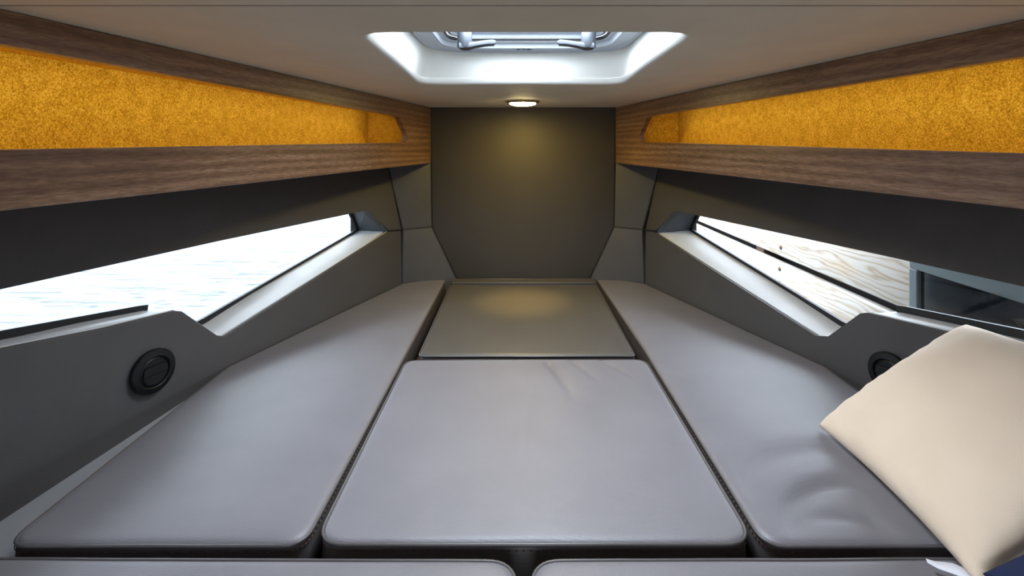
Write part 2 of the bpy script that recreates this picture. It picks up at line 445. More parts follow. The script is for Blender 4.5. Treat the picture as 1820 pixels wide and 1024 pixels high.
    for a, b_ in zip(pair_c, pair_g):
        A = side(s, w_low, a, .004); B = side(s, w_glass, b_, .012); A.z -= .003
        row = []
        for t in (0, .04, .10, .5, 1):
            p = A.lerp(B, t); p.z += .003 * math.sin(math.pi * min(1, t * 5)) if t < .2 else 0
            row.append(bmn.verts.new(p))
        rows.append(row)
    for r0, r1 in zip(rows, rows[1:]):
        for k in range(4): bmn.faces.new((r0[k], r0[k + 1], r1[k + 1], r1[k]))
    geo = bmesh.ops.extrude_face_region(bmn, geom=list(bmn.faces))
    bmesh.ops.translate(bmn, vec=(0, 0, -.02), verts=[g_ for g_ in geo['geom'] if isinstance(g_, bmesh.types.BMVert)])
    mesh_obj('sill', bmn, M['sill_vinyl'], wall, smooth=True, angle=35)
    # welt along the sill's inner edge
    wl_ = [side(s, w_low, p, .010) + Vector((0, 0, .0005)) for p in crest[:2]]
    mesh_obj('welt', tube(wl_, .0022), M['sill_vinyl'], wall, smooth=True)
    wl_ = [side(s, w_low, p, .006) + Vector((0, 0, .0005)) for p in [crest[4], crest[5], crest[6], near[0]]]
    mesh_obj('welt', tube(wl_, .002), M['sill_vinyl'], wall, smooth=True)
    # bow reveal and head reveal
    a1, a2 = head[0], head[1]
    top_z = max(h[1] for h in head) + .002
    ga = (g[0][0] + .012, g[0][1]); gtop = {-1: hit(618, 381, s, 1.2375, .256), 1: hit(1246, 384, s, 1.2375, .256)}[s]
    gb = (gtop[0] + .012, top_z)
    bmn = bmesh.new()
    q1 = side(s, w_low, (a1[0], a1[1] - .01)); q2 = side(s, w_up, (a2[0], top_z + .01)); q3 = side(s, w_glass, gb, .012); q3.z += .01; q4 = side(s, w_glass, ga, .012); q4.z -= .015
    mesh_obj('reveal', slab([q1, q2, q3, q4], (0, .012, 0)), M['reveal_vinyl'], wall)
    h1 = side(s, w_up, (2.02, top_z), .012); h2 = side(s, w_up, (-1.0, top_z - .02), .012); h3 = side(s, w_glass, (-1.0, top_z - .02), .03); h4 = side(s, w_glass, (2.15, top_z), .03)
    mesh_obj('reveal', slab([h1, side(s, w_up, (1.0, top_z), .012), h2, h3, side(s, w_glass, (1.0, top_z), .03), h4], (0, 0, .012)), M['reveal_vinyl'], wall)
    # window: glass and gasket
    win = 'window_1' if s < 0 else 'window_2'
    ys = [p for p in pair_g]
    zt = top_z + .003
    outline = [side(s, w_glass, (p[0], p[1] - .002), .0) for p in ys]
    topl = [side(s, w_glass, (p[0], zt), .0) for p in ys]; topl[0] = side(s, w_glass, (gtop[0], zt))
    bmn = bmesh.new(); lo_ = [bmn.verts.new(p) for p in outline]; hi_ = [bmn.verts.new(p) for p in topl]
    for i in range(len(lo_) - 1): bmn.faces.new((lo_[i], lo_[i + 1], hi_[i + 1], hi_[i]))
    wo = mesh_obj(win, bmn, M['glass']); struct(wo)
    def ribbon(line, wd_, rise):   # a flat rubber strip with thickness on the inner face of the glass
        b_ = bmesh.new(); L = [side(s, w_glass, p, -.004) for p in line]
        quad = []
        for i, p in enumerate(L):
            a_ = L[max(0, i - 1)]; c_ = L[min(len(L) - 1, i + 1)]; t = (c_ - a_).normalized()
            n_ = Vector((-s, 0, 0)); n_ = (n_ - t * n_.dot(t)).normalized(); u_ = t.cross(n_).normalized()
            if u_.z < 0: u_ = -u_
            if rise: u_ = rise
            quad.append([b_.verts.new(p - u_ * .006), b_.verts.new(p + u_ * wd_), b_.verts.new(p + u_ * wd_ - n_ * .008), b_.verts.new(p - u_ * .006 - n_ * .008)])
        for q0, q1_ in zip(quad, quad[1:]):
            for k in range(4): b_.faces.new((q0[k], q0[(k + 1) % 4], q1_[(k + 1) % 4], q1_[k]))
        b_.faces.new(quad[0]); b_.faces.new(quad[-1]); return b_
    mesh_obj('gasket', ribbon([g[0], g[1], glass_low[2]], .010, None), M['gasket'], wo)
    mesh_obj('gasket', ribbon([glass_low[3], glass_low[4], glass_low[5], glass_low[6], glass_low[7]], .011 if s < 0 else .014, None), M['gasket'], wo)
    fl = Vector((0, -1, 0)) if True else None
    mesh_obj('gasket', ribbon([(g[0][0] + .004, g[0][1] - .004), (gtop[0] + .006, zt)], .016, Vector((s * .25, -1, 0)).normalized()), M['gasket'], wo)
    # rounded lower bow corner of the gasket
    cpt = side(s, w_glass, (g[0][0] - .008, g[0][1] + .004), -.005)
    t1 = (side(s, w_glass, g[1]) - side(s, w_glass, g[0])).normalized(); t2 = (side(s, w_glass, (gtop[0], zt)) - side(s, w_glass, g[0])).normalized()
    b_ = bmesh.new(); c0 = side(s, w_glass, g[0], -.005)
    arc = [c0 + t1 * .035]
    for k in range(1, 6):
        t = k / 6; arc.append((c0 + t1 * .035).lerp(c0 + t1 * .008 + t2 * .008, t).lerp((c0 + t1 * .008 + t2 * .008).lerp(c0 + t2 * .030, t), t))
    arc.append(c0 + t2 * .030)
    vs = [b_.verts.new(c0)] + [b_.verts.new(p) for p in arc]; b_.faces.new(vs)
    ge = bmesh.ops.extrude_face_region(b_, geom=list(b_.faces)); bmesh.ops.translate(b_, vec=(s * .004, 0, 0), verts=[x for x in ge['geom'] if isinstance(x, bmesh.types.BMVert)])
    mesh_obj('gasket', b_, M['gasket'], wo)
    # hull below the glass and behind the panels, and the liner ledge beside the mattress
    lp = [W((CX + s * .815, .2, -.69 - .9 * .0)), W((CX + s * .815, 1.30, -.645)), side(s, w_low, (1.30, -.632), .004), side(s, w_low, (1.2, -.645), .004), side(s, w_low, (.925, -.69), .004), side(s, w_low, (.2, -.80), .004)]
    lp[0] = W((CX + s * .815, .2, -.80)); lp[1] = W((CX + s * .815, 1.30, -.632))
    lg = mesh_obj('trim_1' if s < 0 else 'trim_2', slab([lp[0], W((CX + s * .815, .925, -.69)), lp[1], lp[2], lp[4], lp[5]], (0, 0, -.01)), M['liner']); struct(lg)

# overhead shelves ------------------------------------------------
HOLE = {-1: [(724, 240), (721, 253.5), (0, 266), (0, 78), (700, 205.5), (709, 208)],
        1: [(1136, 240), (1139, 252.5), (1820, 272.5), (1820, 100), (1160, 205.5), (1150, 208)]}
for s in (-1, 1):
    root = empty('overhead_shelf', W((CX + s * .60, .9, -.085)))
    tag(root, ('walnut faced overhead shelf lined in ochre felt, above the window over the water' if s < 0 else
               'walnut faced overhead shelf lined in ochre felt, above the window facing the pine planks'), 'shelf', 'overhead shelves on both sides')
    zb = -.0850 if s > 0 else -.0805
    outer = [(YB - .002, ZC - .0005), (YB - .002, -.085), (.60, zb), (-1.0, zb), (-1.0, ZC - .0005)]
    h = [hit(x, y, s, .7315, .143) for x, y in HOLE[s]]
    zlo, zhi = h[2][1], h[3][1]
    hole2 = [h[0], h[1], h[2], (-.2, zlo), (-.2, zhi), h[3], h[4], h[5]]
    hr = round_poly(hole2, [.02, .008, 0, .02, .02, 0, .0, .004], 5)
    P = [side(s, w_fascia, p) for p in outer]; H = [side(s, w_fascia, (p[0], p[1])) for p in hr]
    mesh_obj('fascia', slab(P, (s * .018, 0, 0), [H], bevel=.0015, segs=2), M['wood'], root)
    # shelf board, felt linings
    yb_, yn = YB - .002, -1.0
    bo = [W((CX + s * (w_fascia(y) + .002), y, -.062)) for y in (yb_, yn)] + [W((CX + s * 1.75, yn, -.062)), W((CX + s * 1.15, .75, -.062)), W((CX + s * .70, yb_, -.062))]
    mesh_obj('shelf_board', slab(bo, (0, 0, .03)), M['wood'], root)
    fe = lambda y, z, d: W((CX + s * (w_fascia(y) + .16 + d), y, z))
    mesh_obj('felt_back', slab([fe(2.27, -.03, 0), fe(-.9, -.03, 0), fe(-.9, ZC, 0), fe(2.27, ZC, 0)], (s * .012, 0, 0)), M['felt'], root)
    ye = h[0][0] + .012
    e0 = W((CX + s * (w_fascia(ye) + .019), ye, -.03)); e1 = fe(ye, -.03, -.001)
    mesh_obj('felt_end', slab([e0, e1, e1 + Vector((0, 0, ZC + .03)), e0 + Vector((0, 0, ZC + .03))], (0, .012, 0)), M['felt'], root)
    so = [W((CX + s * (w_fascia(y) + .019), y, zz)) for y, zz in ((ye, .124), (.6, .1385), (-.9, .150))]
    so2 = [fe(y, zz, -.001) for y, zz in ((-.9, .150), (.6, .1385), (ye, .124))]
    mesh_obj('felt_soffit', slab(so + so2, (0, 0, .010)), M['felt'], root)
    fb = [W((CX + s * (w_fascia(y) + .019), y, -.0305)) for y in (ye, -.9)] + [fe(-.9, -.0305, -.001), fe(ye, -.0305, -.001)]
    mesh_obj('felt_base', slab(fb, (0, 0, .004)), M['felt'], root)
    # strip light tucked behind the upper lip of the shelf
    LED = area('shelf_strip_light', W((CX + s * (w_fascia(.9) + .045), .95, .118)), (0, 0, 0), .02, 1.9, .95, (1.0, .92, .80))
    LED.rotation_euler = (0, math.radians(-38) * s, math.atan(.143) * s)

NP = 96
def rrect(x0, x1, y0, y1, r, n=NP):
    cx, cy = (x0 + x1) / 2, (y0 + y1) / 2
    base = round_poly([(x0, y0), (x1, y0), (x1, y1), (x0, y1)], r, 10)
    return by_angle(base, cx, cy, n)
def by_angle(base, cx, cy, n=NP):
    c = Vector((cx, cy)); res = []
    for k in range(n):
        a = 2 * math.pi * k / n; d = Vector((math.cos(a), math.sin(a))); best = None
        for i in range(len(base)):
            p = base[i] - c; q = base[(i + 1) % len(base)] - c; e = q - p
            den = d.x * e.y - d.y * e.x
            if abs(den) < 1e-12: continue
            t = (p.x * e.y - p.y * e.x) / den; u_ = (p.x * d.y - p.y * d.x) / den
            if t > 0 and -1e-6 <= u_ <= 1 + 1e-6: best = t if best is None else max(best, t)
        res.append(c + d * best)
    return res
# ceiling ---------------------------------------------------------
lip = by_angle(round_poly([(-.237, .737), (.263, .737), (.287, 1.395), (-.272, 1.392)], [.055, .055, .045, .045], 10), .017, 1.08)
ceil_out = [(-1.8, .600), (1.8, .600), (1.3, YB + .03), (-1.3, YB + .03)]
bmc = slab([W((x, y, ZC)) for x, y in ceil_out], (0, 0, .03), [[W((p.x, p.y, ZC)) for p in lip]])
ceiling = mesh_obj('ceiling', bmc, M['ceiling']); struct(ceiling)
aft = slab([W(p) for p in ((-1.8, -1.03, ZC + .0005), (1.8, -1.03, ZC + .0005), (1.8, .5985, ZC + .0005), (-1.8, .5985, ZC + .0005))], (0, 0, .03), bevel=.003)
mesh_obj('ceiling_panel', aft, M['ceiling'], ceiling)
mesh_obj('seam', tube([W((-1.4, .5992, ZC + .0012)), W((1.4, .5992, ZC + .0012))], .0012), newmat('ceiling joint', (.34, .29, .23), .7), ceiling)

# hatch well and hatch --------------------------------------------
hatch = empty('deck_hatch', W((CX, 1.08, ZC)))
tag(hatch, 'rectangular roof hatch in a padded off-white well with pale grey metal frame, open to daylight', 'hatch')
def loft(rings, closed_top=False):
    bm = bmesh.new(); R = [[bm.verts.new(W((p.x, p.y, z))) for p in ring] for ring, z in rings]
    n = len(R[0])
    for A, B in zip(R, R[1:]):
        for k in range(n): bm.faces.new((A[k], A[(k + 1) % n], B[(k + 1) % n], B[k]))
    return bm
hc = Vector((.017, 1.08))
lipA = by_angle(round_poly([(-.237, .737), (.263, .737), (.287, 1.395), (-.272, 1.392)], [.055, .055, .045, .045], 10), hc.x, hc.y)
def scl(ring, d):   # move a ring inwards by d
    return [p - (p - hc).normalized() * d for p in ring]
FR = lambda d: rrect(-.238 + d, .280 - d, .752 + d, 1.372 - d, max(.02, .125 - d))
wellb = loft([(scl(lipA, -.0005), ZC + .0005), (scl(lipA, .002), ZC + .0006), (scl(lipA, .006), ZC + .0022), (scl(lipA, .010), ZC + .006), (scl(lipA, .0130), ZC + .012), (scl(lipA, .0145), ZC + .016),
              (scl(lipA, .0125), ZC + .0175), (scl(lipA, .0135), ZC + .0195),
              ([a.lerp(b, .5) for a, b in zip(scl(lipA, .013), FR(0))], ZC + .050), ([a.lerp(b, .93) for a, b in zip(scl(lipA, .013), FR(0))], ZC + .082), (FR(-.002), ZC + .092)])
mesh_obj('well_lining', wellb, M['white_vinyl'], hatch, smooth=True, angle=60)
zf = ZC + .088
frame = loft([(FR(-.002), zf + .012), (FR(-.002), zf), (FR(.001), zf - .003), (FR(.006), zf - .003), (FR(.008), zf + .001), (FR(.040), zf + .003), (FR(.042), zf + .000), (FR(.046), zf + .000), (FR(.049), zf + .010), (FR(.060), zf + .014)])
mesh_obj('frame', frame, M['alu'], hatch, smooth=True, angle=40)
mesh_obj('rubber_seal', loft([(FR(.058), zf + .0145), (FR(.058), zf + .022), (FR(.063), zf + .022), (FR(.063), zf + .014)]), M['gasket'], hatch, smooth=True, angle=40)
lid = loft([(FR(.060), zf + .030), (FR(.064), zf + .022), (FR(.072), zf + .022), (FR(.074), zf + .030), (FR(.090), zf + .034), (FR(.093), zf + .050)])
lido = mesh_obj('lid_frame', lid, M['alu'], hatch, smooth=True, angle=40)
gl_ = bmesh.new(); gl_.faces.new([gl_.verts.new(W((p.x, p.y, zf + .052))) for p in FR(.05)])
mesh_obj('lid_pane', gl_, M['hatch_glass'], hatch)
for hx in (-.1335, .1750):
    dr = 1 if hx < 0 else -1
    yh = 1.262
    post = lathe([(0, zf - .012), (.016, zf - .012), (.0185, zf - .009), (.0185, zf + .024), (.016, zf + .03), (0, zf + .03)], 24, Matrix.Translation((hx, yh, EYE)))
    hb = mesh_obj('latch', post, M['alu_dark'], hatch, smooth=True, angle=40)
    # lever, a flattened curved bar
    b_ = bmesh.new(); rows = []
    NS = 14
    for i in range(NS + 1):
        t = i / NS; x = hx + dr * (-.012 + .090 * t); yy = yh - .004 + .004 * math.sin(t * 3.1)
        zc = zf - .008 + .0095 * (t * t * (3 - 2 * t)); hh = .0075 * (1 - .15 * t); ww = .015 - .005 * t
        if i == NS: hh *= .5; ww *= .6
        ring = []
        for k in range(10):
            a = 2 * math.pi * k / 10; ca, sa = math.cos(a), math.sin(a)
            sx_ = abs(ca) ** .5 * (1 if ca > 0 else -1); sz_ = abs(sa) ** .5 * (1 if sa > 0 else -1)
            ring.append(b_.verts.new(W((x, yy + sx_ * ww, zc + sz_ * hh))))
        rows.append(ring)
    for A, B in zip(rows, rows[1:]):
        for k in range(10): b_.faces.new((A[k], A[(k + 1) % 10], B[(k + 1) % 10], B[k]))
    b_.faces.new(rows[0]); b_.faces.new(rows[-1])
    mesh_obj('lever', b_, M['alu_dark'], hb, smooth=True, angle=50)
    b_ = bmesh.new(); pr = []
    for i in range(9):
        t = i / 8; x = hx + dr * (-.010 + .084 * t); zc = zf - .0155 + .0095 * (t * t * (3 - 2 * t)) - .003 * math.sin(min(1, t * 2.4) * math.pi)
        ww = .012 - .004 * t
        pr.append([b_.verts.new(W((x, yh - .004 + q * ww, zc + dz))) for q, dz in ((-1, .003), (-.5, -.001), (.5, -.001), (1, .003))])
    for A, B in zip(pr, pr[1:]):
        for k in range(3): b_.faces.new((A[k], A[k + 1], B[k + 1], B[k]))
    mesh_obj('grip_underside', b_, M['handle_under'], hb, smooth=True)
tc_ = D.curves.new('lettering', 'FONT'); tc_.body = 'MINOI'; tc_.size = .0150; tc_.extrude = .0008; tc_.align_x = 'CENTER'; tc_.align_y = 'CENTER'
tc_.materials.append(M['print']); to = D.objects.new('lettering', tc_); COL.objects.link(to); bpy.context.view_layer.update()
tm = D.meshes.new_from_object(to.evaluated_get(bpy.context.evaluated_depsgraph_get())); D.objects.remove(to); to = D.objects.new('lettering', tm); COL.objects.link(to); to.parent = hatch
to.location = Vector((.016, 1.350, EYE + zf + .0005)) - Vector(hatch.location); to.rotation_euler = (math.pi, 0, 0)

# downlight -------------------------------------------------------
lx, ly = (929 - VX) / F * 1.93, 1.93
dl = empty('ceiling_downlight', W((lx, ly, ZC))); tag(dl, 'small round lit downlight with a bronze ring in the ceiling before the bow panel', 'lamp')
T = Matrix.Translation((lx, ly, EYE + ZC))
mesh_obj('ring', lathe([(.066, .0), (.066, -.003), (.060, -.0075), (.054, -.008), (.050, -.005), (.050, .0)], 48, T), M['chrome'], dl, smooth=True, angle=40)
mesh_obj('lens', lathe([(.050, -.004), (.049, -.012), (.035, -.0165), (.018, -.018), (0, -.0185)], 40, T), M['lens'], dl, smooth=True)
gl2 = D.lights.new('downlight_glow', 'AREA'); gl2.shape = 'DISK'; gl2.size = .09; gl2.energy = 2.0; gl2.color = (1, .70, .06)
glo = D.objects.new('downlight_glow', gl2); COL.objects.link(glo); glo.parent = dl; glo.location = (0, 0, -.020)
sp = D.lights.new('downlight_beam', 'SPOT'); sp.energy = 24; sp.color = (1, .68, .16); sp.spot_size = math.radians(36); sp.spot_blend = 1.0; sp.shadow_soft_size = .04
spo = D.objects.new('downlight_beam', sp); COL.objects.link(spo); spo.parent = dl; spo.location = (0, 0, -.045)

# ---------------------------------------------------------------- berth base, sole, aft bulkhead, hull outside
struct(mesh_obj('floor', box(W((CX, 1.2, -.72)), (2.6, 2.2, .02)), M['sole']))
struct(mesh_obj('wall_back', slab([W(p) for p in ((-1.8, -1.0, -1.1), (-.25, -1.0, -1.1), (-.25, -1.0, .0), (.3, -1.0, .0), (.3, -1.0, -1.1), (1.8, -1.0, -1.1), (1.8, -1.0, ZC), (-1.8, -1.0, ZC))], (0, -.03, 0)), M['aft_wall']))  # unseen; added to limit light from behind, its doorway opening sized for that
struct(mesh_obj('floor', box(W((CX, -.4, -1.11)), (3.6, 1.3, .02)), M['sole']))
struct(mesh_obj('trim_3', box(W((CX, .12, -.91)), (2.6, .02, .38)), M['aft_wall']))

# ---------------------------------------------------------------- cushions
def smooth_edge(d, R, H):
    d = max(0.0, min(R, d)); return H * (1 - math.sqrt(max(0, 1 - (1 - d / R) ** 2)))
def cushion(label, outline, rad, z_top, thick=.088, crown=.004, group=None, wrinkle=None, pipe=.0028, stitched=True, mat='cushion', seed=0, name='berth_cushion', edge=.012):
    poly = resample(round_poly(outline, rad, 8), .011 if wrinkle else .022)
    # orientation: counter-clockwise
    A_ = sum(poly[i].x * poly[(i + 1) % len(poly)].y - poly[(i + 1) % len(poly)].x * poly[i].y for i in range(len(poly)))
    if A_ < 0: poly.reverse()
    n = len(poly); cx = sum(p.x for p in poly) / n; cy = sum(p.y for p in poly) / n; c = Vector((cx, cy))
    root = empty(name, W((cx, cy, z_top - thick))); tag(root, label, 'cushion', group)
    nor = []
    for i in range(n):
        t = (poly[(i + 1) % n] - poly[i - 1]).normalized(); nor.append(Vector((t.y, -t.x)))
    bm = bmesh.new(); rings = []
    def ring(fn): rings.append([bm.verts.new(W(fn(i))) for i in range(n)])
    def sag(x, y): return .0012 * noise.noise(Vector((x * 6, y * 6, seed))) 
    base_pts = []
    zlow = z_top - thick
    ring(lambda i: (poly[i].x - nor[i].x * .006, poly[i].y - nor[i].y * .006, zlow))
    ring(lambda i: (poly[i].x + nor[i].x * .0, poly[i].y + nor[i].y * .0, zlow + .006))
    ring(lambda i: (poly[i].x + nor[i].x * .003, poly[i].y + nor[i].y * .003, zlow + thick * .45))
    ring(lambda i: (poly[i].x, poly[i].y, z_top - edge * .75))
    side_rings = len(rings)
    ring(lambda i: (poly[i].x - nor[i].x * .0015, poly[i].y - nor[i].y * .0015, z_top - edge * .55 + sag(poly[i].x, poly[i].y)))
    NR = 56 if wrinkle else 20
    def topz(x, y, d):
        z = z_top - smooth_edge(d, .016, edge * .40) + crown * (1 - math.exp(-d / .12)) - crown * .4 - edge * .1
        z += sag(x, y) * min(1, d / .03)
        if wrinkle: z += wrinkle(x, y) * min(1, d / .03)
        return z
    # inner rings by scaling; distance to the edge taken from the true outline
    PA_ = np.array([(p.x, p.y) for p in poly]); PE_ = np.roll(PA_, -1, 0) - PA_; LE_ = (PE_ ** 2).sum(1)
    def dist(p):
        d_ = np.array((p.x, p.y)) - PA_; t_ = np.clip((d_ * PE_).sum(1) / LE_, 0, 1)
        return float(np.sqrt(((d_ - PE_ * t_[:, None]) ** 2).sum(1).min()))
    for k in range(1, NR):
        f_ = (k / NR) ** 1.35; sc_ = 1 - f_
        row = []
        for i in range(n):
            b0 = poly[i] - nor[i] * min(.004 + .02 * f_, .02); p = c + (b0 - c) * sc_
            row.append(bm.verts.new(W((p.x, p.y, topz(p.x, p.y, dist(p))))))
        rings.append(row)
    cv = bm.verts.new(W((cx, cy, topz(cx, cy, dist(c)))))
    for A, B in zip(rings, rings[1:]):
        for i in range(n): bm.faces.new((A[i], A[(i + 1) % n], B[(i + 1) % n], B[i]))
    for i in range(n): bm.faces.new((rings[-1][i], rings[-1][(i + 1) % n], cv))
    bm.faces.new(list(reversed(rings[0])))
    low_v = set(v for r_ in rings[:side_rings] for v in r_)
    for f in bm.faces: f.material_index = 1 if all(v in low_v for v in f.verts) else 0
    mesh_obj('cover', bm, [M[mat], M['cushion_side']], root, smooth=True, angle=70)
    mesh_obj('piping', tube([W((poly[i].x + nor[i].x * .0008, poly[i].y + nor[i].y * .0008, z_top - edge * .62 + sag(poly[i].x, poly[i].y))) for i in range(n)], pipe, True, 6), M['piping'], root, smooth=True)
    if stitched:
        b_ = bmesh.new(); fine_ = resample(poly, .0075)
        nn = len(fine_)
        for i in range(nn):
            p = fine_[i]; q = fine_[(i + 1) % nn]; t = (q - p).normalized(); no = Vector((t.y, -t.x)); mid = (p + q) / 2
            rot = Matrix(((t.x, no.x, 0), (t.y, no.y, 0), (0, 0, 1)))
            add_box(b_, W((mid.x + no.x * .0022, mid.y + no.y * .0022, z_top - edge * .62 - .0085)), (.0042, .0013, .0010), rot)
        tag(mesh_obj('stitching', b_, M['thread'], root), kind='stuff')
    return root
def wr_center(x, y):
    # three shallow creases running forward from the back edge of the middle cushion
    z = 0
    for x0, y0, L, dx, amp in ((.085, 1.385, .22, .10, .0075), (.15, 1.40, .15, .12, .0050), (.235, 1.40, .12, .15, .005), (.03, 1.36, .5, -.05, .0012)):
        t = (y0 - y) / L
        if -.1 < t < 1:
            xc = x0 + dx * t * .5; z -= amp * math.exp(-((x - xc) / .0075) ** 2) * max(0, 1 - abs(t)) * 1.5
    z += .0022 * noise.noise(Vector((x * 9, y * 2.2, 3.1)))
    return z
def wr_right(x, y):
    z = 0
    # fold curving up from the front edge
    for x0, y0, rad_, a0, a1, amp, wd_ in ((.57, .745, .150, 1.1, 3.1, .0125, .016), (.60, .76, .235, 1.0, 2.8, .0085, .028), (.50, .70, .115, .6, 2.2, .0050, .012)):
        dx, dy = x - x0, y - y0; r = math.hypot(dx, dy); a = math.atan2(dy, dx)
        if a0 < a < a1: z -= amp * math.exp(-((r - rad_) / wd_) ** 2) * math.sin((a - a0) / (a1 - a0) * math.pi)
    z -= .003 * math.exp(-((x - .565) / .012) ** 2) * math.exp(-((y - .80) / .06) ** 2)
    z += .0020 * noise.noise(Vector((x * 6, y * 4, 8.3)))
    return z
def wr_soft(x, y): return .0020 * noise.noise(Vector((x * 5, y * 3, 1.7)))
cushion('long taupe side cushion along the wall under the water window', [(-.324, .762), (-.322, 2.243), (-.40, 2.243), (-.500, 2.180), (-.783, 1.366), (-.772, .762)], [.035, .008, .008, .01, .03, .035], ZM, wrinkle=wr_soft, seed=1)
cushion('long taupe side cushion under the plank window, pillow leaning on it', [(.372, .762), (.370, 1.5), (.350, 2.243), (.445, 2.243), (.545, 2.180), (.828, 1.366), (.83, .762)], [.035, .0, .008, .008, .01, .03, .02], ZM, wrinkle=wr_right, seed=2)
cushion('large square taupe middle cushion in front of the small bow cushion', [(-.306, .765), (-.312, 1.41), (.3545, 1.415), (.356, .765)], [.045, .035, .035, .045], ZM, wrinkle=wr_center, seed=3, crown=.005)
cushion('smaller taupe bow cushion under the lit downlight, stitched front edge', [(-.284, 1.447), (-.290, 2.168), (.335, 2.168), (.333, 1.447)], [.02, .01, .01, .014], ZM - .002, wrinkle=wr_soft, seed=4, crown=.004, mat='cushion_satin')
cushion('thin taupe filler cushion strip against the foot of the bow panel', [(-.288, 2.178), (-.283, 2.240), (.325, 2.240), (.333, 2.178)], [.008, .012, .012, .008], ZM + .004, seed=5, crown=.003, mat='cushion_satin', edge=.008, stitched=False)
cushion('nearest taupe cushion at left, only its stitched back edge in view', [(-.98, .20), (-.98, .738), (-.004, .732), (-.004, .20)], [.03, .03, .042, .03], ZM, seed=6, stitched=True)
cushion('nearest taupe cushion at right, only its back edge in view beside the pillow', [(.018, .20), (.020, .733), (.98, .736), (.98, .20)], [.03, .042, .03, .03], ZM, seed=7, stitched=True)

# ---------------------------------------------------------------- pillow
def pillow_mesh(Ac, Bc, Cc, Dc, T, n=44, wr=.004, seed=0, pinch=.05):
    Ac, Bc, Cc, Dc = map(Vector, (Ac, Bc, Cc, Dc)); N = ((Bc - Ac).cross(Dc - Ac)).normalized()
    if N.z < 0: N = -N
    bm = bmesh.new(); top = {}; bot = {}
    cen = (Ac + Bc + Cc + Dc) / 4
    for i in range(n + 1):
        for j in range(n + 1):
            u = i / n * 2 - 1; v = j / n * 2 - 1
            u = math.sin(u * math.pi / 2) * .35 + u * .65; v = math.sin(v * math.pi / 2) * .35 + v * .65
            pu = u * (1 - pinch * (1 - v * v) ** 1.0 * abs(u) ** 2); pv = v * (1 - pinch * (1 - u * u) * abs(v) ** 2)
            a, b_ = (pu + 1) / 2, (pv + 1) / 2
            p = (Ac * (1 - a) + Bc * a) * (1 - b_) + (Dc * (1 - a) + Cc * a) * b_
            h_ = ((1 - u * u) * (1 - v * v)) ; h_ = max(h_, 0) ** .42
            edge = max(abs(u), abs(v))
            wv = wr * noise.noise(Vector((u * 3.2, v * 3.2, seed))) * min(1, (1 - edge) * 6)
            wv += wr * .8 * noise.noise(Vector((u * 9 + v * 2, v * 3, seed + 4))) * math.exp(-((1 - edge) / .22) ** 2) * min(1, (1 - edge) * 14)
            onedge = i in (0, n) or j in (0, n)
            jit = N * (.0025 * noise.noise(Vector((u * 8, v * 8, seed + 9)))) if onedge else Vector((0, 0, 0))
            top[i, j] = bm.verts.new(W(p + N * (h_ * T * .55 + wv) + jit))
            bot[i, j] = top[i, j] if onedge else bm.verts.new(W(p - N * (h_ * T * .45)))
    for i in range(n):
        for j in range(n):
            bm.faces.new((top[i, j], top[i + 1, j], top[i + 1, j + 1], top[i, j + 1]))
            fs = (bot[i, j], bot[i, j + 1], bot[i + 1, j + 1], bot[i + 1, j])
            try: bm.faces.new(fs)
            except ValueError: pass
    return bm, N
PA, PB, PC, PD = (.630, 1.062, -.590), (.925, 1.045, -.372), (.905, .64, -.335), (.600, .66, -.575)
bm, PN = pillow_mesh(PA, PB, PC, PD, .115, seed=2.2)
pr_ = empty('pillow', W((.70, .86, ZM))); tag(pr_, 'plain beige square pillow leaning on the right side wall', 'pillow')
mesh_obj('pillow_cover', bm, M['pillow'], pr_, smooth=True)
# sewn-in care label
b_ = bmesh.new(); L0 = [(.588, .690, -.586), (.583, .705, -.580), (.600, .700, -.578), (.612, .68, -.575)]
lab = []
for t in range(6):
    f_ = t / 5
    base = Vector((.608, .672, -.580)).lerp(Vector((.574, .712, -.583)), f_)
    wv = .004 * math.sin(f_ * 5)
    wdt = .017 * (1 - .8 * f_ ** 1.5)
    lab.append([b_.verts.new(W(base + Vector((-.25, -.95, 0)) * wdt + Vector((0, 0, wv)))), b_.verts.new(W(base + Vector((.25, .95, 0)) * wdt * .5 + Vector((0, 0, wv + .002))))])
for A, B in zip(lab, lab[1:]): b_.faces.new((A[0], A[1], B[1], B[0]))
ge = bmesh.ops.extrude_face_region(b_, geom=list(b_.faces)); bmesh.ops.translate(b_, vec=(0, 0, .0006), verts=[x for x in ge['geom'] if isinstance(x, bmesh.types.BMVert)])
o = mesh_obj('care_label', b_, M['tag_cloth'], pr_, smooth=True); o['label'] = 'small white fabric care label'
bm, _ = pillow_mesh((.60, .655, -.555), (.90, .665, -.40), (.95, .30, -.40), (.60, .30, -.56), .07, n=24, seed=5.5)
np_ = empty('pillow', W((.75, .5, ZM))); tag(np_, 'navy blue cloth pillow in the corner of the view below the beige pillow', 'pillow')
mesh_obj('pillow_cover', bm, M['navy'], np_, smooth=True)

